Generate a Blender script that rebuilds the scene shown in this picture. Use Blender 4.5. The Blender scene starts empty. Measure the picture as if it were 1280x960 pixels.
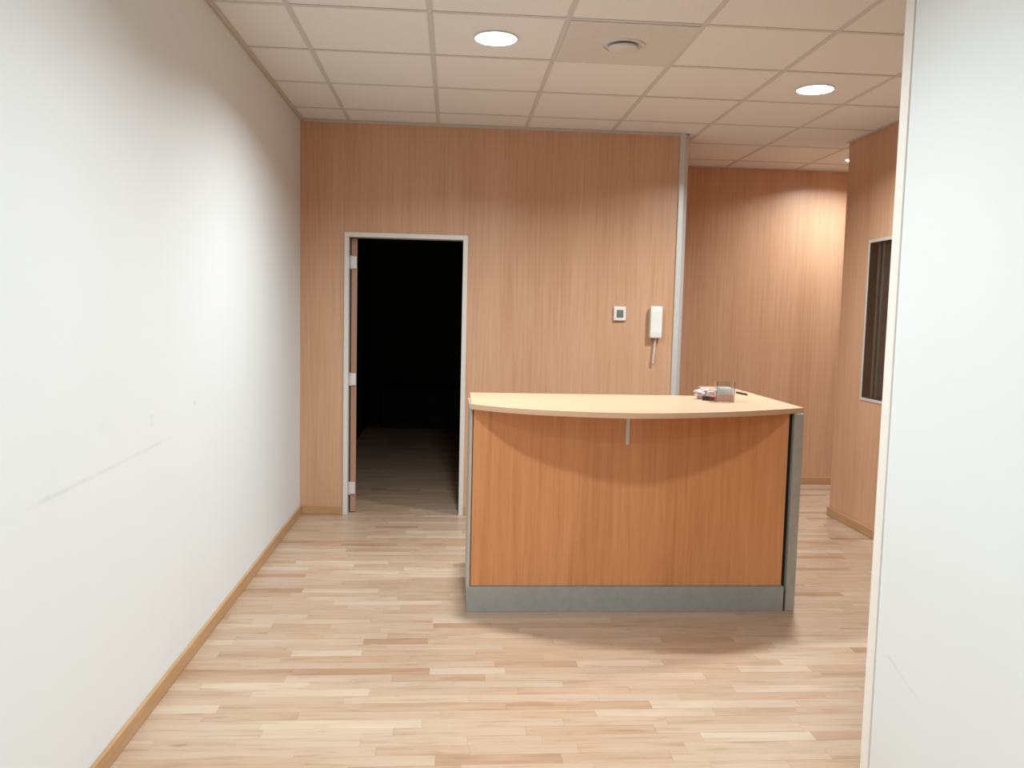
import bpy, bmesh, math, random
from mathutils import Vector, Matrix

rnd = random.Random(7)
S = bpy.context.scene
C = S.collection
PI = math.pi

# ------------------------------------------------------------------ camera
CAM_H = 1.427
F_PX = 1035.26
PITCH, YAW, ROLL = 0.0835746, 0.0723838, -0.0234016
fwd = Vector((math.sin(YAW)*math.cos(PITCH), math.cos(YAW)*math.cos(PITCH), -math.sin(PITCH)))
rt = Vector((math.cos(YAW), -math.sin(YAW), 0))
dn = fwd.cross(rt)
r2 = math.cos(ROLL)*rt + math.sin(ROLL)*dn
d2 = -math.sin(ROLL)*rt + math.cos(ROLL)*dn
cd = bpy.data.cameras.new('camera')
cam = bpy.data.objects.new('camera', cd)
C.objects.link(cam)
M = Matrix((r2, -d2, -fwd)).transposed().to_4x4()
M.translation = (0, 0, CAM_H)
cam.matrix_world = M
cd.sensor_fit = 'HORIZONTAL'
cd.sensor_width = 36
cd.lens = F_PX/1280*36
cd.clip_start = 0.02
S.camera = cam

# ------------------------------------------------------------------ world, lamp settings, exposure
wd = bpy.data.worlds.new('night')
S.world = wd
wd.use_nodes = True
wd.node_tree.nodes['Background'].inputs[0].default_value = (0.01, 0.011, 0.013, 1)
wd.node_tree.nodes['Background'].inputs[1].default_value = 0.0
vs = S.view_settings
vs.view_transform = 'Standard'
vs.look = 'None'
vs.gamma = 1
vs.exposure = -0.6
vs.use_curve_mapping = False
LAMP_W = 69.0
LAMP_DIM = 0.59          # the lamps nearer the entrance burn lower
LAMP_COL = (0.84, 0.96, 1.0)
LAMP_SPREAD = math.radians(150)
LAMP_GLOW = 6.0

# ------------------------------------------------------------------ dimensions (metres; camera stands at x 0, y 0)
H = 2.708              # ceiling height
XL = -1.05             # left wall
YB = 5.80              # back wall
XR = 2.805             # right wood wall
YC = 5.86              # its far corner
YF = 7.00              # far wall
XN, YN = 1.30, 2.405    # near white partition on the right
Y0 = -2.2              # wall behind the camera
GX, GY, T = -0.724, 3.678, 0.60   # ceiling grid


# ------------------------------------------------------------------ materials
def new_mat(name):
    m = bpy.data.materials.new(name)
    m.use_nodes = True
    nt = m.node_tree
    b = nt.nodes['Principled BSDF']
    return m, nt, b


def nd(nt, typ, **kw):
    n = nt.nodes.new(typ)
    for k, v in kw.items():
        setattr(n, k, v)
    return n


def math_n(nt, op, a, b=None):
    n = nd(nt, 'ShaderNodeMath', operation=op)
    for i, v in enumerate((a, b)):
        if v is None:
            continue
        if isinstance(v, (int, float)):
            n.inputs[i].default_value = v
        else:
            nt.links.new(v, n.inputs[i])
    return n.outputs[0]


def noise(nt, vec, scale, detail=4, rough=0.55, mapscale=None, loc=None):
    if mapscale:
        mp = nd(nt, 'ShaderNodeMapping')
        mp.inputs['Scale'].default_value = mapscale
        if loc:
            mp.inputs['Location'].default_value = loc
        nt.links.new(vec, mp.inputs[0])
        vec = mp.outputs[0]
    n = nd(nt, 'ShaderNodeTexNoise')
    n.inputs['Scale'].default_value = scale
    n.inputs['Detail'].default_value = detail
    n.inputs['Roughness'].default_value = rough
    nt.links.new(vec, n.inputs['Vector'])
    return n.outputs['Fac']


def ramp(nt, fac, stops):
    r = nd(nt, 'ShaderNodeValToRGB')
    e = r.color_ramp.elements
    while len(e) < len(stops):
        e.new(0.5)
    for el, (p, c) in zip(e, stops):
        el.position = p
        el.color = (*c, 1)
    nt.links.new(fac, r.inputs[0])
    return r.outputs[0]


def mixc(nt, fac, a, b, mode='MIX'):
    n = nd(nt, 'ShaderNodeMix', data_type='RGBA', blend_type=mode)
    for i, v in ((0, fac), (6, a), (7, b)):
        if isinstance(v, (int, float)):
            n.inputs[i].default_value = v
        elif isinstance(v, tuple):
            n.inputs[i].default_value = (*v, 1)
        else:
            nt.links.new(v, n.inputs[i])
    return n.outputs[2]


def bump(nt, b, fac, strength, dist=0.002):
    n = nd(nt, 'ShaderNodeBump')
    n.inputs['Strength'].default_value = strength
    n.inputs['Distance'].default_value = dist
    nt.links.new(fac, n.inputs['Height'])
    nt.links.new(n.outputs[0], b.inputs['Normal'])


def coords(nt):
    return nd(nt, 'ShaderNodeTexCoord').outputs['Object']


def plain(name, col, rough=0.5, metal=0.0, var=0.06, vscale=30, bumpy=0.0):
    m, nt, b = new_mat(name)
    f = noise(nt, coords(nt), vscale, 3)
    c2 = tuple(c*(1-var) for c in col)
    c3 = tuple(min(1, c*(1+var)) for c in col)
    nt.links.new(ramp(nt, f, [(0.3, c2), (0.7, c3)]), b.inputs['Base Color'])
    b.inputs['Roughness'].default_value = rough
    b.inputs['Metallic'].default_value = metal
    if bumpy:
        bump(nt, b, f, bumpy)
    return m


def wood(name, light, mid, dark, rough=0.4, fine=(70, 70, 1.6), broad=(5, 5, 0.35), coat=0.0):
    m, nt, b = new_mat(name)
    co = coords(nt)
    a = noise(nt, co, 1.0, 5, 0.6, fine)
    c = noise(nt, co, 1.0, 3, 0.5, broad, (3.1, 1.7, 0.4))
    fl = noise(nt, co, 1.0, 2, 0.5, (fine[0]*3, fine[1]*3, fine[2]*8), (9, 4, 2))
    s = math_n(nt, 'ADD', math_n(nt, 'MULTIPLY', a, 0.55), math_n(nt, 'MULTIPLY', c, 0.35))
    s = math_n(nt, 'ADD', s, math_n(nt, 'MULTIPLY', fl, 0.10))
    nt.links.new(ramp(nt, s, [(0.36, dark), (0.5, mid), (0.66, light)]), b.inputs['Base Color'])
    b.inputs['Roughness'].default_value = rough
    b.inputs['Coat Weight'].default_value = coat
    b.inputs['Coat Roughness'].default_value = 0.3
    bump(nt, b, a, 0.05, 0.001)
    return m


def painted_wall(name, col, scuffs=(), dots=()):
    """Painted plaster; scuffs are (y1, z1, y2, z2, width, strength) scratches on a wall in the y-z plane."""
    m, nt, b = new_mat(name)
    co = coords(nt)
    f = noise(nt, co, 2.2, 5)
    colr = ramp(nt, f, [(0.3, tuple(c*0.985 for c in col)), (0.7, col)])
    mask = None
    for (y1, z1, y2, z2, w, st) in scuffs:
        L = math.hypot(y2-y1, z2-z1)
        uy, uz = (y2-y1)/L, (z2-z1)/L
        dv = nd(nt, 'ShaderNodeVectorMath', operation='SUBTRACT')
        nt.links.new(co, dv.inputs[0])
        dv.inputs[1].default_value = (0, y1, z1)
        du = nd(nt, 'ShaderNodeVectorMath', operation='DOT_PRODUCT')
        nt.links.new(dv.outputs[0], du.inputs[0])
        du.inputs[1].default_value = (0, uy, uz)
        dw = nd(nt, 'ShaderNodeVectorMath', operation='DOT_PRODUCT')
        nt.links.new(dv.outputs[0], dw.inputs[0])
        dw.inputs[1].default_value = (0, -uz, uy)
        wob = math_n(nt, 'MULTIPLY', math_n(nt, 'SUBTRACT', noise(nt, co, 9, 3), 0.5), w*1.5)
        av = math_n(nt, 'ABSOLUTE', math_n(nt, 'ADD', dw.outputs['Value'], wob))
        line = math_n(nt, 'MAXIMUM', math_n(nt, 'SUBTRACT', 1.0, math_n(nt, 'DIVIDE', av, w)), 0.0)
        ins = math_n(nt, 'MULTIPLY', math_n(nt, 'GREATER_THAN', du.outputs['Value'], 0.0),
                     math_n(nt, 'LESS_THAN', du.outputs['Value'], L))
        brk = noise(nt, co, 7, 3, 0.7)
        brk = math_n(nt, 'MAXIMUM', math_n(nt, 'MULTIPLY', math_n(nt, 'SUBTRACT', brk, 0.36), 3.0), 0.0)
        k = math_n(nt, 'MULTIPLY', math_n(nt, 'MULTIPLY', line, ins), math_n(nt, 'MULTIPLY', brk, st))
        mask = k if mask is None else math_n(nt, 'MAXIMUM', mask, k)
    for (y, z, r, st) in dots:
        dv = nd(nt, 'ShaderNodeVectorMath', operation='SUBTRACT')
        nt.links.new(co, dv.inputs[0])
        dv.inputs[1].default_value = (0, y, z)
        ml = nd(nt, 'ShaderNodeVectorMath', operation='MULTIPLY')
        nt.links.new(dv.outputs[0], ml.inputs[0])
        ml.inputs[1].default_value = (0, 0.6, 1.2)
        ln = nd(nt, 'ShaderNodeVectorMath', operation='LENGTH')
        nt.links.new(ml.outputs[0], ln.inputs[0])
        k = math_n(nt, 'MULTIPLY', math_n(nt, 'MAXIMUM', math_n(nt, 'SUBTRACT', 1.0, math_n(nt, 'DIVIDE', ln.outputs['Value'], r)), 0.0), st)
        mask = k if mask is None else math_n(nt, 'MAXIMUM', mask, k)
    if mask is not None:
        colr = mixc(nt, mask, colr, (0.30, 0.29, 0.27))
    nt.links.new(colr, b.inputs['Base Color'])
    b.inputs['Roughness'].default_value = 0.65
    bump(nt, b, noise(nt, co, 160, 2), 0.04, 0.001)
    return m


def strip_floor():
    m, nt, b = new_mat('laminate strips')
    co = coords(nt)
    at = nd(nt, 'ShaderNodeAttribute', attribute_name='tone')
    off = nd(nt, 'ShaderNodeCombineXYZ')
    nt.links.new(math_n(nt, 'MULTIPLY', at.outputs['Fac'], 37.0), off.inputs[0])
    nt.links.new(math_n(nt, 'MULTIPLY', at.outputs['Fac'], 91.0), off.inputs[1])
    ad = nd(nt, 'ShaderNodeVectorMath', operation='ADD')
    nt.links.new(co, ad.inputs[0])
    nt.links.new(off.outputs[0], ad.inputs[1])
    v = ad.outputs[0]
    g1 = noise(nt, v, 1.0, 5, 0.6, (2.2, 60, 1))
    g2 = noise(nt, v, 1.0, 3, 0.5, (5.0, 22, 1), (2, 5, 0))
    var = math_n(nt, 'MULTIPLY', math_n(nt, 'SUBTRACT', noise(nt, v, 1.0, 3, 0.6, (3.0, 14, 1), (7, 2, 0)), 0.5), 0.75)
    base = ramp(nt, math_n(nt, 'ADD', at.outputs['Fac'], var), [(0.0, FLOOR_D), (0.22, FLOOR_M), (0.7, FLOOR_L), (1.0, FLOOR_XL)])
    g = math_n(nt, 'ADD', math_n(nt, 'MULTIPLY', g1, 0.6), math_n(nt, 'MULTIPLY', g2, 0.4))
    gr = ramp(nt, g, [(0.32, (0.70, 0.60, 0.50)), (0.48, (0.95, 0.92, 0.89)), (0.68, (1.0, 1.0, 1.0))])
    kn = noise(nt, v, 1.0, 2, 0.5, (7, 30, 1), (11, 3, 0))
    kn = math_n(nt, 'MULTIPLY', math_n(nt, 'MAXIMUM', math_n(nt, 'SUBTRACT', kn, 0.68), 0.0), 6.0)
    c = mixc(nt, 1.0, base, gr, 'MULTIPLY')
    c = mixc(nt, kn, c, (0.25, 0.13, 0.06))
    nt.links.new(c, b.inputs['Base Color'])
    b.inputs['Roughness'].default_value = 0.36
    b.inputs['Specular IOR Level'].default_value = 0.5
    bump(nt, b, g1, 0.04, 0.0005)
    return m


FLOOR_D, FLOOR_M, FLOOR_L, FLOOR_XL = (0.40, 0.245, 0.15), (0.475, 0.32, 0.218), (0.52, 0.378, 0.278), (0.575, 0.447, 0.338)
m_white_l = painted_wall('white paint left', (0.765, 0.775, 0.775),
                         [(2.10, 0.915, 3.17, 0.938, 0.010, 0.26)],
                         [(2.97, 1.040, 0.014, 0.18), (2.97, 1.012, 0.012, 0.22), (3.45, 1.036, 0.018, 0.22), (2.55, 1.06, 0.03, 0.06)])
m_white_r = painted_wall('white paint right', (0.765, 0.775, 0.775), [(2.29, 0.448, 2.11, 0.386, 0.007, 0.3)])
m_white = painted_wall('white paint', (0.765, 0.775, 0.775))
m_bounce_cut = plain('unseen bounce-cutting grey wall', (0.22, 0.22, 0.22), 0.5)  # grey chosen to lower ambient bounce from the unseen rear wall
m_wall_wood = wood('beech wall panelling', (0.66, 0.395, 0.255), (0.60, 0.345, 0.21), (0.53, 0.285, 0.16), 0.36)
m_base_wood = wood('beech baseboard', (0.52, 0.31, 0.155), (0.48, 0.275, 0.13), (0.42, 0.23, 0.105), 0.42, (6, 6, 70), (2, 2, 8))
m_desk_wood = wood('beech desk front', (0.76, 0.345, 0.145), (0.70, 0.295, 0.118), (0.60, 0.235, 0.085), 0.40, (55, 55, 1.8), (6, 6, 0.6))
m_top_wood = wood('beech worktop', (0.57, 0.365, 0.235), (0.54, 0.34, 0.215), (0.49, 0.30, 0.185), 0.35, (2, 60, 60), (0.6, 6, 6))
m_lit_edge = wood('beech edge painted as if lit', (0.76, 0.50, 0.33), (0.71, 0.455, 0.295), (0.64, 0.40, 0.25), 0.4, (2, 2, 60), (0.6, 0.6, 6))  # worktop beech lightened, standing in for light on the front edge
m_floor = strip_floor()
m_sub = plain('floor underlay', (0.30, 0.19, 0.11), 0.8)
m_tile = plain('mineral ceiling tile', (0.80, 0.79, 0.78), 0.9, 0, 0.03, 90, 0.1)
m_bar = plain('ceiling grid bar', (0.62, 0.60, 0.58), 0.6, 0, 0.02)
m_ctrim = plain('ceiling edge trim', (0.58, 0.53, 0.48), 0.6, 0, 0.02)
m_plate = plain('diffuser plate', (0.67, 0.65, 0.62), 0.6, 0, 0.02)
m_alu = plain('anodised aluminium', (0.62, 0.61, 0.59), 0.4, 0.55, 0.04, 60)
m_frame = plain('pale door frame', (0.72, 0.68, 0.64), 0.45, 0.15, 0.03, 60)
m_post = plain('pale metal post', (0.62, 0.60, 0.57), 0.42, 0.25, 0.04, 60)
m_cream = plain('cream edge profile', (0.84, 0.79, 0.73), 0.45, 0, 0.02)
m_grey = plain('grey laminate', (0.36, 0.365, 0.345), 0.38, 0.1, 0.06, 25)
m_grey_side = plain('grey side laminate', (0.42, 0.385, 0.33), 0.42, 0.05, 0.06, 25)
m_side = plain('pale grey laminate', (0.52, 0.49, 0.45), 0.45, 0, 0.04, 25)
m_leafedge = wood('door edge wood', (0.45, 0.26, 0.18), (0.40, 0.22, 0.15), (0.33, 0.18, 0.12), 0.5)
m_hinge = plain('hinge metal', (0.75, 0.74, 0.73), 0.35, 0.4, 0.03)
m_plastic = plain('white plastic', (0.80, 0.76, 0.70), 0.4, 0, 0.02)
m_screen = plain('grey screen', (0.18, 0.19, 0.17), 0.25, 0, 0.05)
m_dark = plain('dark plastic', (0.025, 0.022, 0.02), 0.4, 0, 0.1)
m_shadow = plain('painted gap shade', (0.02, 0.015, 0.012), 0.8, 0, 0.1)  # near-black colour for the shade inside the desk gap
m_darkroom = plain('wall darkened as if unlit', (0.05, 0.055, 0.05), 0.9, 0, 0.1, 3)  # dark colour stands in for the shade of the unlit room
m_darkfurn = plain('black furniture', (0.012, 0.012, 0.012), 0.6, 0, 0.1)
m_slat = plain('brown blind slat', (0.11, 0.075, 0.055), 0.5, 0, 0.1)
m_wframe = plain('beige metal window frame', (0.58, 0.54, 0.49), 0.5, 0.05, 0.03, 60)
m_winbar = plain('grey inner window profile', (0.20, 0.23, 0.22), 0.35, 0.3, 0.05)
m_pink = plain('pink paper', (0.84, 0.44, 0.35), 0.7, 0, 0.08, 60)
m_paper = plain('white paper', (0.80, 0.74, 0.72), 0.7, 0, 0.04, 60)
m_packet = plain('pale pink wrapper', (0.52, 0.40, 0.38), 0.4, 0, 0.12, 70)
m_red = plain('dark red plastic', (0.14, 0.02, 0.015), 0.35, 0, 0.1)
m_reflector = plain('white reflector', (0.85, 0.85, 0.85), 0.35, 0, 0.01)


def glass_mat(name, tint, rough=0.0):
    m, nt, b = new_mat(name)
    f = noise(nt, coords(nt), 8, 2)
    nt.links.new(ramp(nt, f, [(0.3, tint), (0.7, tuple(min(1, t*1.01) for t in tint))]), b.inputs['Base Color'])
    b.inputs['Transmission Weight'].default_value = 1
    b.inputs['Roughness'].default_value = rough
    b.inputs['IOR'].default_value = 1.45
    return m


m_glass = glass_mat('window glass', (0.86, 0.9, 0.89))
m_acrylic = glass_mat('clear acrylic', (0.95, 0.97, 0.97), 0.02)

m_lamp, _nt, _b = new_mat('lit diffuser')
_b.inputs['Base Color'].default_value = (0.9, 0.9, 0.9, 1)
_b.inputs['Emission Color'].default_value = (*LAMP_COL, 1)
_b.inputs['Emission Strength'].default_value = LAMP_GLOW


# ------------------------------------------------------------------ mesh helpers
def box(bm, x0, x1, y0, y1, z0, z1):
    v = [bm.verts.new(p) for p in ((x0, y0, z0), (x1, y0, z0), (x1, y1, z0), (x0, y1, z0),
                                   (x0, y0, z1), (x1, y0, z1), (x1, y1, z1), (x0, y1, z1))]
    return [bm.faces.new([v[i] for i in f]) for f in
            ((3, 2, 1, 0), (4, 5, 6, 7), (0, 1, 5, 4), (1, 2, 6, 5), (2, 3, 7, 6), (3, 0, 4, 7))]


def prism(bm, pts, lo, hi, axis='z'):
    def P(p, h):
        return {'z': (p[0], p[1], h), 'x': (h, p[0], p[1]), 'y': (p[0], h, p[1])}[axis]
    a = [bm.verts.new(P(p, lo)) for p in pts]
    b = [bm.verts.new(P(p, hi)) for p in pts]
    bm.faces.new(a[::-1])
    bm.faces.new(b)
    n = len(pts)
    for i in range(n):
        bm.faces.new((a[i], a[(i+1) % n], b[(i+1) % n], b[i]))


def lathe(bm, prof, n=40, cap0=False, cap1=False):
    rings = [[bm.verts.new((r*math.cos(2*PI*k/n), r*math.sin(2*PI*k/n), z)) for k in range(n)] for r, z in prof]
    for a, b in zip(rings, rings[1:]):
        for k in range(n):
            bm.faces.new((a[k], a[(k+1) % n], b[(k+1) % n], b[k]))
    if cap0:
        bm.faces.new(rings[0][::-1])
    if cap1:
        bm.faces.new(rings[-1])


def tube(bm, pts, r, n=8):
    pts = [Vector(p) for p in pts]
    rings = []
    for i, p in enumerate(pts):
        t = (pts[min(i+1, len(pts)-1)]-pts[max(i-1, 0)]).normalized()
        u = t.cross(Vector((0, 0, 1)))
        if u.length < 1e-3:
            u = t.cross(Vector((0, 1, 0)))
        u.normalize()
        w = t.cross(u)
        rr = r[i] if isinstance(r, (list, tuple)) else r
        rings.append([bm.verts.new(p+(u*math.cos(2*PI*k/n)+w*math.sin(2*PI*k/n))*rr) for k in range(n)])
    for a, b in zip(rings, rings[1:]):
        for k in range(n):
            bm.faces.new((a[k], a[(k+1) % n], b[(k+1) % n], b[k]))
    bm.faces.new(rings[0][::-1])
    bm.faces.new(rings[-1])


def obj(name, bm, mat, parent=None, bevel=0.0, smooth=False, seg=2, loc=None):
    bmesh.ops.recalc_face_normals(bm, faces=bm.faces[:])
    me = bpy.data.meshes.new(name)
    bm.to_mesh(me)
    bm.free()
    me.materials.append(mat)
    o = bpy.data.objects.new(name, me)
    C.objects.link(o)
    if loc:
        o.location = loc
    if parent:
        o.parent = parent
    if smooth:
        for p in me.polygons:
            p.use_smooth = True
    if bevel:
        md = o.modifiers.new('bevel', 'BEVEL')
        md.width = bevel
        md.segments = seg
        md.limit_method = 'ANGLE'
        md.angle_limit = math.radians(40)
    return o


def bx(name, dims, mat, parent=None, bevel=0.0):
    bm = bmesh.new()
    box(bm, *dims)
    return obj(name, bm, mat, parent, bevel)


def tag(o, label, cat, group=None, kind=None):
    o['label'] = label
    o['category'] = cat
    if group:
        o['group'] = group
    if kind:
        o['kind'] = kind
    return o


def thing(name, label, cat, loc=(0, 0, 0), rotz=0, group=None, kind=None):
    o = bpy.data.objects.new(name, None)
    o.empty_display_size = 0.1
    C.objects.link(o)
    o.location = loc
    o.rotation_euler = (0, 0, rotz)
    return tag(o, label, cat, group, kind)


def struct(name, boxes, mat, label, cat):
    bm = bmesh.new()
    for b in boxes:
        box(bm, *b)
    return tag(obj(name, bm, mat), label, cat, kind='structure')


# ------------------------------------------------------------------ walls
HW = H + 0.12
DX0, DX1, DZ = -0.752, 0.092, 1.964      # outer edges of the door frame
struct('wall_left', [(XL-0.1, XL, Y0, YB+0.04, 0, HW)], m_white_l,
       'long white painted wall with a faint horizontal scratch along the left side', 'wall')
struct('wall_back', [(XL, DX0, YB, YB+0.08, 0, HW), (DX1, 1.562, YB, YB+0.08, 0, HW), (DX0, DX1, YB, YB+0.08, DZ, HW)],
       m_wall_wood, 'beech panelled wall around the open dark doorway', 'wall')
struct('wall_far', [(1.52, 4.6, YF, YF+0.1, 0, HW)], m_wall_wood,
       'beech panelled wall at the far end of the passage behind the desk', 'wall')
WY0, WY1, WZ0, WZ1 = 4.20, 5.495, 0.898, 1.986   # window opening in the right wall
struct('wall_right', [(XR, XR+0.09, Y0, WY0, 0, HW), (XR, XR+0.09, WY1, YC, 0, HW),
                      (XR, XR+0.09, WY0, WY1, 0, WZ0), (XR, XR+0.09, WY0, WY1, WZ1, HW),
                      (XR+0.09, 4.6, YC-0.09, YC, 0, HW)],
       m_wall_wood, 'beech panelled side wall holding the tall dark window', 'wall')
struct('wall_near', [(XN, XN+0.08, Y0, YN-0.05, 0, HW)], m_white_r,
       'white partition close by on the right with a small slanting scratch', 'wall')
struct('wall_behind', [(XL-0.1, XR+0.09, Y0-0.1, Y0, 0, HW)], m_bounce_cut, 'unseen bounce-cutting grey wall behind the viewer', 'wall')  # out of view; its dark grey cuts bounced light
struct('wall_passage', [(1.52, 1.60, YB+0.08, YF, 0, HW)], m_wall_wood,
       'beech side of the passage behind the pale metal post', 'wall')
struct('wall_passage_end', [(4.6, 4.7, YC-0.09, YF+0.1, 0, HW)], m_wall_wood,
       'end of the passage round the corner to the right', 'wall')
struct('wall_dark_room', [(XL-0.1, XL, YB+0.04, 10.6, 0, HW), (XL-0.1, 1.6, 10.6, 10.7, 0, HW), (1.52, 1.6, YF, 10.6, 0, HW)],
       m_darkroom, 'walls of the unlit room beyond the doorway, coloured dark in place of shade', 'wall')

# profile along the end of the near partition, with a thin groove between
bm = bmesh.new()
box(bm, XN-0.004, XN+0.084, YN-0.045, YN, 0, H)
box(bm, XN+0.004, XN+0.076, YN-0.052, YN-0.044, 0, H)
tag(obj('trim_1', bm, m_cream, bevel=0.002), 'cream edge profile down the end of the near white partition', 'trim', kind='structure')
# pale post at the free end of the back wall
bm = bmesh.new()
prism(bm, [(1.556, YB-0.014), (1.592, YB-0.014), (1.626, YB+0.022), (1.626, YB+0.095), (1.556, YB+0.095)], 0, H)
tag(obj('trim_2', bm, m_post, bevel=0.003), 'pale grey metal post at the right end of the doorway wall', 'trim', kind='structure')
# wall angles under the ceiling
def angle(n, boxes, label):
    struct(n, boxes, m_ctrim, label, 'trim')
angle('trim_3', [(XL, XL+0.022, Y0, YB, H-0.004, H+0.001), (XL, XL+0.003, Y0, YB, H-0.016, H-0.004)],
      'thin beige edge trim where the left white wall meets the ceiling')
angle('trim_4', [(XL+0.022, 1.556, YB-0.022, YB, H-0.004, H+0.001), (XL+0.022, 1.556, YB-0.003, YB, H-0.014, H-0.004)],
      'thin beige edge trim above the doorway wall')
angle('trim_5', [(1.60, 4.6, YF-0.022, YF, H-0.004, H+0.001)], 'thin beige edge trim above the far passage wall')
angle('trim_6', [(XR-0.022, XR, Y0, YC, H-0.004, H+0.001)], 'thin beige edge trim above the window wall')

# baseboards
BH, BT = 0.064, 0.015
def baseboard(n, boxes, label):
    bm = bmesh.new()
    for b in boxes:
        box(bm, *b)
    tag(obj(n, bm, m_base_wood, bevel=0.004), label, 'baseboard', kind='structure')
baseboard('baseboard_left', [(XL, XL+BT, Y0, YB, 0, BH)], 'light wood baseboard along the left white wall')
baseboard('baseboard_back', [(XL+BT, DX0, YB-BT, YB, 0, BH), (DX1, 1.555, YB-BT, YB, 0, BH)], 'light wood baseboard under the doorway wall')
baseboard('baseboard_far', [(1.60, 4.6, YF-BT, YF, 0, BH)], 'light wood baseboard under the far passage wall')
baseboard('baseboard_right', [(XR-BT, XR, Y0, YC+BT, 0, BH), (XR, 4.6, YC, YC+BT, 0, BH)], 'light wood baseboard under the window wall')

# ------------------------------------------------------------------ floor: strips of laminate
FX0, FX1, FY0, FY1 = XL, XR, Y0, 10.6
floor = struct('floor', [(XL-0.1, 4.7, Y0-0.1, 10.7, -0.05, -0.009)], m_sub, 'light wood strip floor running across the whole room', 'floor')
SW, GAP, TH = 0.0605, 0.0004, 0.009


def strip_bm(bm, x0, x1, y, dz, tone):
    lay = bm.faces.layers.float.get('tone') or bm.faces.layers.float.new('tone')
    for f in box(bm, x0+GAP/2, x1-GAP/2, y+GAP/2, y+SW-GAP/2, -TH, dz):
        f[lay] = tone


strips = []
y = Y0
while y < FY1 - 0.001:
    xa, xb = (FX0, 4.6) if YC < y+SW/2 < YF else ((FX0, 1.52) if y >= YF else (FX0, FX1))
    x = xa - rnd.uniform(0, 0.45)
    while x < xb:
        L = rnd.choice((0.28, 0.36, 0.42, 0.48, 0.55)) + rnd.uniform(-0.03, 0.03)
        strips.append((max(x, xa), min(x+L, xb), y, rnd.uniform(-0.0003, 0.0), min(0.999, max(0.0, rnd.gauss(0.50, 0.24)))))
        x += L
    y += SW
near, rest = [], []
for s in strips:
    cx, cy = (s[0]+s[1])/2, s[2]+SW/2
    seen = cy > 2.40 and s[0] < 0.52*cy + 0.12 and not (cy > 3.90 and 0.12 < s[0] and s[1] < 1.68 + (cy-3.9)*0.42) and s[1]-s[0] > 0.01
    (near if seen and len(near) < 296 else rest).append(s)
for s in near:
    bm = bmesh.new()
    strip_bm(bm, *s)
    obj('plank', bm, m_floor, floor)
bm = bmesh.new()
for s in rest:
    if s[1]-s[0] > 0.004:
        strip_bm(bm, *s)
o = obj('distant_planks', bm, m_floor, floor)
o['kind'] = 'stuff'

# ------------------------------------------------------------------ ceiling: tiles on a grid of bars
ceil = struct('ceiling', [(XL-0.1, 4.7, Y0-0.1, 10.7, H+0.12, H+0.2)], m_tile, 'suspended ceiling of square beige tiles on a thin metal grid', 'ceiling')
LAMPS = [(1, 0), (1, -3), (1, -6), (1, -9), (4, 1), (6, 4)]     # tile indices that hold a round lamp
DIFF = (2, 0)
BW = 0.024


def lamp_xy(t):
    if t == (6, 4):
        return 3.16, 6.435
    return GX+T*(t[0]+0.5), GY+T*(t[1]+0.5)


def xr_at(y):
    return 4.6 if y > YC else XR


tile_me = {}
def tile_mesh(x0, x1, y0, y1, hole):
    bm = bmesh.new()
    if hole is None:
        box(bm, 0, x1-x0, 0, y1-y0, 0, 0.012)
    else:
        n, r, cx, cy = 32, 0.098, hole[0]-x0, hole[1]-y0
        def sq(k):
            a = 2*PI*k/n
            c, s = math.cos(a), math.sin(a)
            q = 1/max(abs(c), abs(s))
            hx, hy = (x1-x0)/2, (y1-y0)/2
            return hx+c*q*hx, hy+s*q*hy
        lo_i = [bm.verts.new((cx+r*math.cos(2*PI*k/n), cy+r*math.sin(2*PI*k/n), 0)) for k in range(n)]
        hi_i = [bm.verts.new((v.co.x, v.co.y, 0.012)) for v in lo_i]
        lo_o = [bm.verts.new((*sq(k), 0)) for k in range(n)]
        hi_o = [bm.verts.new((v.co.x, v.co.y, 0.012)) for v in lo_o]
        for k in range(n):
            j = (k+1) % n
            bm.faces.new((lo_i[k], lo_i[j], lo_o[j], lo_o[k]))
            bm.faces.new((hi_o[k], hi_o[j], hi_i[j], hi_i[k]))
            bm.faces.new((hi_i[k], hi_i[j], lo_i[j], lo_i[k]))
            bm.faces.new((lo_o[k], lo_o[j], hi_o[j], hi_o[k]))
    return bm


for i in range(-1, 9):
    for j in range(-10, 6):
        x0, x1 = GX+T*i, GX+T*(i+1)
        y0, y1 = GY+T*j, GY+T*(j+1)
        x0, y0 = max(x0, XL), max(y0, Y0)
        spans = []
        # the ceiling of the lit rooms: up to the back wall on the left, on to the far wall in the passage
        if y1 <= YB or x0 > 1.5:
            spans.append((x0, min(x1, xr_at(y0+0.3)), y0, min(y1, YF)))
        else:
            spans.append((x0, x1, y0, min(y1, YB)))
            if x1 > 1.6:
                spans.append((1.627, x1, YB, y1))
        if j == 3 and x1 > XR:
            spans.append((max(x0, XR), min(x1, 4.6), YC, y1))
        for (a, b, c, d) in spans:
            if b-a < 0.03 or d-c < 0.03 or (i, j) == DIFF:
                continue
            hole = lamp_xy((i, j)) if (i, j) in LAMPS else None
            key = (round(b-a, 3), round(d-c, 3)) if hole is None else None
            g = 0.002
            if key in tile_me:
                o = bpy.data.objects.new('tile', tile_me[key])
                C.objects.link(o)
                o.parent = ceil
            else:
                o = obj('tile', tile_mesh(a+g, b-g, c+g, d-g, hole), m_tile, ceil)
                if key:
                    tile_me[key] = o.data
            o.location = (a+g, c+g, H+0.002+rnd.uniform(0, 0.0008))
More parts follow.
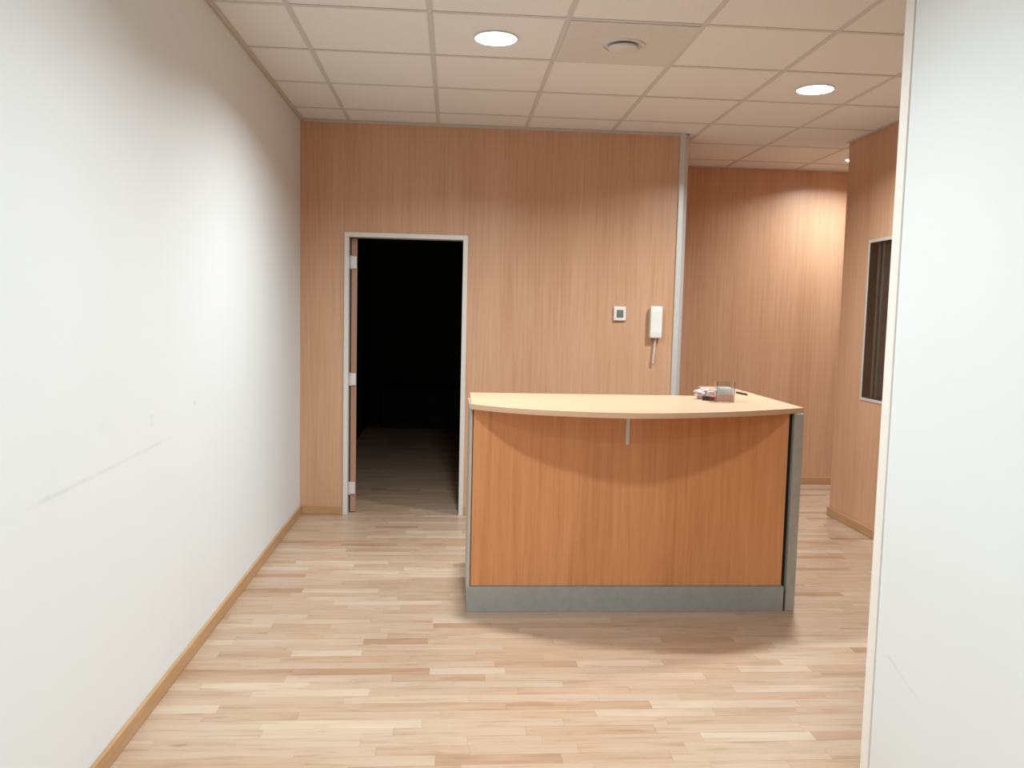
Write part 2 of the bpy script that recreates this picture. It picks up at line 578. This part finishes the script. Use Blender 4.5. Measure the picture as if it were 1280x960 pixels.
# long bars front to back, short bars between them
for i in range(0, 9):
    x = GX+T*i
    ya, yb = Y0, (YB if x < 1.5 else YF)
    if x > XR:
        ya = YC
    bm = bmesh.new()
    box(bm, x-BW/2, x+BW/2, ya, yb, H-0.001, H+0.002)
    box(bm, x-0.001, x+0.001, ya, yb, H+0.002, H+0.035)
    obj('main_bar', bm, m_bar, ceil)
for j in range(-9, 6):
    y = GY+T*j
    for i in range(-1, 9):
        x0, x1 = max(GX+T*i, XL), min(GX+T*(i+1), xr_at(y))
        if x1-x0 < 0.05 or (y > YB and x1 < 1.55) or y > YF:
            continue
        if y > YB:
            x0 = max(x0, 1.60)
        bm = bmesh.new()
        box(bm, x0+BW/2, x1-BW/2, y-BW/2, y+BW/2, H-0.0005, H+0.002)
        obj('cross_bar', bm, m_bar, ceil)

# ------------------------------------------------------------------ round recessed lamps
LAMP_LABEL = {
    (1, 0): 'round lit ceiling lamp left of the air diffuser, in front of the doorway wall',
    (4, 1): 'round lit ceiling lamp above the right half of the desk',
    (6, 4): 'small lit ceiling lamp half hidden behind the corner of the window wall',
    (1, -3): 'round lit ceiling lamp over the near floor, out of view overhead',
    (1, -6): 'round lit ceiling lamp just above the viewer',
    (1, -9): 'round lit ceiling lamp behind the viewer'}


def downlight(t):
    x, yy = lamp_xy(t)
    r = thing('ceiling_lamp', LAMP_LABEL[t], 'lamp', (x, yy, H), 0, 'round lamps in the tiled ceiling')
    bm = bmesh.new()
    lathe(bm, [(0.104, -0.0005), (0.104, -0.003), (0.100, -0.0045), (0.0955, -0.003), (0.0955, 0.0005)])
    obj('trim_ring', bm, m_reflector, r, smooth=True)
    bm = bmesh.new()
    lathe(bm, [(0.0955, -0.001), (0.092, 0.012), (0.086, 0.030)])
    obj('reflector', bm, m_reflector, r, smooth=True)
    bm = bmesh.new()
    lathe(bm, [(0.086, 0.026), (0.086, 0.032)], cap0=True, cap1=True)
    obj('diffuser', bm, m_lamp, r)
    ld = bpy.data.lights.new('lamp_light', 'AREA')
    ld.shape = 'DISK'
    ld.size = 0.176
    ld.energy = LAMP_W*(LAMP_DIM if t[1] < 0 else 0.5 if t == (6, 4) else 1.0)
    ld.color = LAMP_COL
    ld.spread = LAMP_SPREAD
    lo = bpy.data.objects.new('lamp_light', ld)
    C.objects.link(lo)
    lo.location = (0, 0, 0.010)
    lo.parent = r


for t in LAMPS:
    downlight(t)

# air diffuser: square plate with a domed disc
x, yy = lamp_xy(DIFF)
r = thing('air_diffuser', 'round air diffuser in a plain square ceiling plate right of the lamp', 'vent', (x, yy, H))
bm = bmesh.new()
box(bm, -0.2875, 0.2875, -0.2875, 0.2875, -0.0045, -0.0005)
box(bm, -0.297, 0.297, -0.297, 0.297, 0.0025, 0.006)
box(bm, -0.2875, 0.2875, -0.2875, 0.2875, -0.0005, 0.0025)
obj('plate', bm, m_plate, r)
bm = bmesh.new()
lathe(bm, [(0.106, -0.0044), (0.104, -0.011), (0.097, -0.013), (0.091, -0.010), (0.089, -0.0044)])
obj('ring', bm, m_plate, r, smooth=True)
bm = bmesh.new()
lathe(bm, [(0.02, -0.0044), (0.02, -0.012), (0.070, -0.014), (0.072, -0.018), (0.064, -0.024), (0.035, -0.029), (0.004, -0.030)], cap1=True)
obj('disc', bm, m_plate, r, smooth=True)

# ------------------------------------------------------------------ doorway
d = thing('door_1', 'open doorway with a pale metal frame and a wooden leaf swung into the dark room', 'door', (0, 0, 0), kind='structure')
FW = 0.032
bm = bmesh.new()
y0, y1 = YB-0.012, YB+0.09
box(bm, DX0, DX0+FW, y0, y1, 0, DZ-FW)
box(bm, DX1-FW, DX1, y0, y1, 0, DZ-FW)
box(bm, DX0, DX1, y0, y1, DZ-FW, DZ)
obj('frame', bm, m_frame, d, bevel=0.002)
leaf = bx('leaf', (0, 0.040, 0, 0.78, 0.006, DZ-FW-0.006), m_leafedge, d, 0.001)
leaf.location = (DX0+FW+0.010, YB+0.055, 0)
leaf.rotation_euler = (0, 0, math.radians(9))
for z in (0.335, -0.477, -1.250):
    bm = bmesh.new()
    zc = z+CAM_H
    box(bm, DX0+FW-0.001, DX0+FW+0.012, YB+0.046, YB+0.054, zc-0.042, zc+0.042)
    box(bm, DX0+FW+0.012, DX0+FW+0.046, YB+0.047, YB+0.0545, zc-0.042, zc+0.042)
    tube(bm, [(DX0+FW+0.010, YB+0.044, zc-0.046), (DX0+FW+0.010, YB+0.044, zc+0.046)], 0.006, 10)
    obj('hinge', bm, m_hinge, d)

# ------------------------------------------------------------------ window in the right wall
w = thing('window_1', 'tall dark interior window with a pale metal frame in the right wall', 'window', (0, 0, 0), kind='structure')
bm = bmesh.new()
fx0, fx1, fw = XR-0.004, XR+0.098, 0.020
box(bm, fx0, fx1, WY1-fw, WY1, WZ0, WZ1)
box(bm, fx0, fx1, WY0, WY0+fw, WZ0, WZ1)
box(bm, fx0, fx1, WY0+fw, WY1-fw, WZ1-fw, WZ1)
box(bm, fx0, fx1, WY0+fw, WY1-fw, WZ0, WZ0+fw)
obj('frame', bm, m_wframe, w, bevel=0.002)
bx('glass_pane', (XR-0.002, XR+0.003, WY0+fw, WY1-fw, WZ0+fw, WZ1-fw), m_glass, w)
# dark gasket lining the frame behind the pane
bm = bmesh.new()
gx0, gx1 = XR+0.004, XR+0.080
box(bm, gx0, gx1, WY1-fw-0.003, WY1-fw, WZ0+fw, WZ1-fw)
box(bm, gx0, gx1, WY0+fw, WY0+fw+0.003, WZ0+fw, WZ1-fw)
box(bm, gx0, gx1, WY0+fw+0.003, WY1-fw-0.003, WZ1-fw-0.003, WZ1-fw)
box(bm, gx0, gx1, WY0+fw+0.003, WY1-fw-0.003, WZ0+fw, WZ0+fw+0.003)
obj('gasket', bm, m_dark, w)
for yb in (0.075, 0.135):
    bx('guide_rail', (XR+0.022, XR+0.032, WY1-fw-yb-0.014, WY1-fw-yb, WZ0+fw+0.004, WZ1-fw-0.004), m_winbar, w)
bm = bmesh.new()
z = WZ0+fw+0.02
while z < WZ1-fw-0.03:
    prism(bm, [(XR+0.034, z), (XR+0.0355, z), (XR+0.042, z+0.0235), (XR+0.0405, z+0.0235)], WY0+fw+0.01, WY1-fw-0.10, 'y')
    z += 0.0225
o = obj('blind_slats', bm, m_slat, w)
o['kind'] = 'stuff'
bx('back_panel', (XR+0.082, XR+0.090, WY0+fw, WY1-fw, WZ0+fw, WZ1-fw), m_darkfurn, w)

# ------------------------------------------------------------------ reception desk
TOPZ, TT = 1.007, 0.027
desk = thing('reception_desk', 'beech reception desk with curved overhanging top, grey kick plate and grey end panel', 'desk', (0.9, 4.2, 0))
D = Vector((0.9, 4.2, 0))


def loc(o):
    o.matrix_parent_inverse = Matrix.Translation(-D)
    return o


UB = TOPZ-TT
loc(bx('front_panel', (0.104, 1.634, 3.882, 3.902, 0.126, UB), m_desk_wood, desk, 0.001))
loc(bx('kick_plate', (0.087, 1.645, 3.872, 3.902, 0, 0.124), m_grey, desk, 0.0015))
o = loc(bx('left_side_panel', (0.087, 0.099, 3.884, 4.40, 0.0, UB), m_side, desk, 0.001))
o['label'] = 'pale left side panel'
o = loc(bx('right_side_panel', (1.659, 1.704, 3.876, 5.06, 0, UB), m_grey_side, desk, 0.0015))
o['label'] = 'grey right end panel'
loc(bx('gap_shade', (1.636, 1.658, 3.905, 3.925, 0, UB), m_shadow, desk))  # added black strip standing in for shade in the open gap
loc(bx('rear_panel', (0.0975, 1.658, 3.926, 3.940, 0, UB), m_desk_wood, desk))


def catmull(P, n=8):
    out = []
    Q = [P[0]]+P+[P[-1]]
    for i in range(1, len(Q)-2):
        p0, p1, p2, p3 = (Vector(q) for q in Q[i-1:i+3])
        for k in range(n):
            t = k/n
            out.append(tuple(0.5*((2*p1)+(p2-p0)*t+(2*p0-5*p1+4*p2-p3)*t*t+(3*p1-p0-3*p2+p3)*t**3)))
    out.append(P[-1])
    return out


front = catmull([(0.088, 3.862), (0.272, 3.724), (0.481, 3.641), (0.832, 3.593), (1.23, 3.690), (1.50, 3.805), (1.716, 3.918)])
outline = front + [(1.732, 5.075), (1.535, 5.075)] + catmull([(1.53, 4.62), (1.49, 4.51), (1.40, 4.44)], 4) + [(0.095, 4.42)]
bm = bmesh.new()
prism(bm, outline, UB, TOPZ)
loc(obj('countertop', bm, m_top_wood, desk, bevel=0.002))
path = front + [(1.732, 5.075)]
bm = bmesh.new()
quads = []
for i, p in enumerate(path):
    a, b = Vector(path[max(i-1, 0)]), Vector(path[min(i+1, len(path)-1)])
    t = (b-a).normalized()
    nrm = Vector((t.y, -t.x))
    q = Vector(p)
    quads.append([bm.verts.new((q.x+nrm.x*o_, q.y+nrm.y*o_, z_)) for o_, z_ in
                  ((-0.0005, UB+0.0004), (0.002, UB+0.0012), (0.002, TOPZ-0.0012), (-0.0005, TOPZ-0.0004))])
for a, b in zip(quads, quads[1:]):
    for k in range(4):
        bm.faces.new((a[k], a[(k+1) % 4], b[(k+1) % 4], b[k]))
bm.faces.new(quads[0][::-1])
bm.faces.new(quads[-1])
o = loc(obj('painted_lit_edge', bm, m_lit_edge, desk))  # added strip; its lighter colour replaces missing light on the edge
o['label'] = 'light beech edge painted as if lit'
bm = bmesh.new()
box(bm, 0.834, 0.851, 3.876, 3.882, UB-0.160, UB)
box(bm, 0.834, 0.851, 3.70, 3.876, UB-0.005, UB)
o = loc(obj('bracket', bm, m_frame, desk, bevel=0.0015))
o['label'] = 'pale support bracket'

# ------------------------------------------------------------------ things on the wall
t = thing('thermostat', 'small square white wall thermostat with a grey screen left of the intercom handset', 'thermostat', (1.1695, YB, 1.4515))
bm = bmesh.new()
box(bm, -0.043, 0.043, -0.020, 0, -0.049, 0.049)
obj('housing', bm, m_plastic, t, bevel=0.005)
bm = bmesh.new()
box(bm, -0.024, 0.024, -0.022, -0.0195, -0.028, 0.026)
obj('screen', bm, m_screen, t, bevel=0.0008)

t = thing('intercom_handset', 'white wall intercom handset with a short hanging cord beside the metal post', 'intercom', (1.424, YB, 1.398))
bm = bmesh.new()
box(bm, -0.040, 0.040, -0.020, 0, -0.105, 0.105)
obj('wall_base', bm, m_plastic, t, bevel=0.006)
bm = bmesh.new()
prism(bm, [(-0.0195, 0.112), (-0.052, 0.110), (-0.055, 0.070), (-0.053, 0.0), (-0.055, -0.075), (-0.051, -0.113), (-0.0195, -0.113)], -0.042, 0.042, 'x')
obj('receiver', bm, m_plastic, t, bevel=0.007, seg=3)
bm = bmesh.new()
pts = []
for k in range(120):
    u = k/119
    z = -0.105 - 0.185*u
    a = u*2*PI*15
    pts.append((0.006-0.014*u+0.0075*math.cos(a), -0.022+0.0075*math.sin(a), z))
tube(bm, pts, 0.0028, 6)
obj('cord', bm, m_plastic, t, smooth=True)

# ------------------------------------------------------------------ clutter on the desk top
t = tag(thing('tub', '', ''), 'small clear plastic tub of papers near the right end of the desk top', 'tub')
t.location = (1.392, 4.145, TOPZ)
t.rotation_euler = (0, 0, math.radians(-6))
bm = bmesh.new()
hw, hd, hh, th = 0.046, 0.040, 0.105, 0.0025
box(bm, -hw, hw, -hd, hd, 0.0003, 0.003)
box(bm, -hw, hw, -hd, -hd+th, 0.003, hh)
box(bm, -hw, hw, hd-th, hd, 0.003, hh)
box(bm, -hw, -hw+th, -hd+th, hd-th, 0.003, hh)
box(bm, hw-th, hw, -hd+th, hd-th, 0.003, hh)
obj('shell', bm, m_acrylic, t)
bm = bmesh.new()
box(bm, -0.041, 0.041, -0.035, 0.035, 0.0036, 0.036)
o = obj('pink_note_pad', bm, m_pink)
o.location = t.location
o.rotation_euler = t.rotation_euler
tag(o, 'block of pink notes in the bottom of the clear tub', 'notes')
bm = bmesh.new()
for k in range(7):
    yk = -0.030+k*0.009
    tilt = rnd.uniform(-0.004, 0.004)
    hz = 0.062+rnd.uniform(-0.008, 0.012)
    prism(bm, [(yk, 0.0365), (yk+0.005, 0.0365), (yk+0.005+tilt, hz), (yk+tilt, hz)], -0.039+rnd.uniform(0, 0.004), 0.039-rnd.uniform(0, 0.006), 'x')
o = obj('paper_cards', bm, m_paper)
o.location = t.location
o.rotation_euler = t.rotation_euler
tag(o, 'white cards standing on the pink notes in the clear tub', 'cards')

bm = bmesh.new()
bmesh.ops.create_icosphere(bm, subdivisions=4, radius=1.0)
from mathutils import noise as mnoise
for v in bm.verts:
    p = v.co.copy()
    n1 = mnoise.noise(p*2.1)*0.28 + abs(mnoise.noise(p*5.0))*0.22
    q = p*(0.85+n1)
    v.co = Vector((q.x*0.047+0.010*(q.z > 0.2)*q.x, q.y*0.030, max(-0.028, q.z*0.032)))
zmin = min(v.co.z for v in bm.verts)
for v in bm.verts:
    v.co.z -= zmin
o = obj('crumpled_packet', bm, m_packet, loc=(1.322, 4.265, TOPZ+0.0002))
tag(o, 'crumpled pale pink packet left of the clear tub on the desk', 'packet')
t = thing('small_case', 'small dark red and black case lying in front of the crumpled packet', 'case', (1.322, 4.190, TOPZ), math.radians(-12))
bm = bmesh.new()
box(bm, -0.028, 0.004, -0.012, 0.012, 0.0002, 0.024)
obj('body', bm, m_dark, t, bevel=0.004)
bm = bmesh.new()
box(bm, 0.0045, 0.032, -0.011, 0.011, 0.0002, 0.021)
o = obj('cap', bm, m_red, t, bevel=0.004)
o['label'] = 'dark red cap'
t = thing('pen', 'black pen lying to the right of the clear tub on the desk top', 'pen', (1.638, 4.56, TOPZ+0.0055), math.radians(-83))
bm = bmesh.new()
tube(bm, [(-0.075, 0, 0), (-0.07, 0, 0), (0.045, 0, 0), (0.062, 0, 0)], [0.0045, 0.0055, 0.0055, 0.004], 12)
obj('barrel', bm, m_dark, t)
bm = bmesh.new()
tube(bm, [(0.0625, 0, 0), (0.072, 0, 0)], [0.0035, 0.001], 10)
obj('tip', bm, m_alu, t)
bm = bmesh.new()
box(bm, -0.072, -0.030, -0.002, 0.002, 0.0055, 0.0075)
obj('clip', bm, m_alu, t)

# low dark piece against the back wall of the unlit room
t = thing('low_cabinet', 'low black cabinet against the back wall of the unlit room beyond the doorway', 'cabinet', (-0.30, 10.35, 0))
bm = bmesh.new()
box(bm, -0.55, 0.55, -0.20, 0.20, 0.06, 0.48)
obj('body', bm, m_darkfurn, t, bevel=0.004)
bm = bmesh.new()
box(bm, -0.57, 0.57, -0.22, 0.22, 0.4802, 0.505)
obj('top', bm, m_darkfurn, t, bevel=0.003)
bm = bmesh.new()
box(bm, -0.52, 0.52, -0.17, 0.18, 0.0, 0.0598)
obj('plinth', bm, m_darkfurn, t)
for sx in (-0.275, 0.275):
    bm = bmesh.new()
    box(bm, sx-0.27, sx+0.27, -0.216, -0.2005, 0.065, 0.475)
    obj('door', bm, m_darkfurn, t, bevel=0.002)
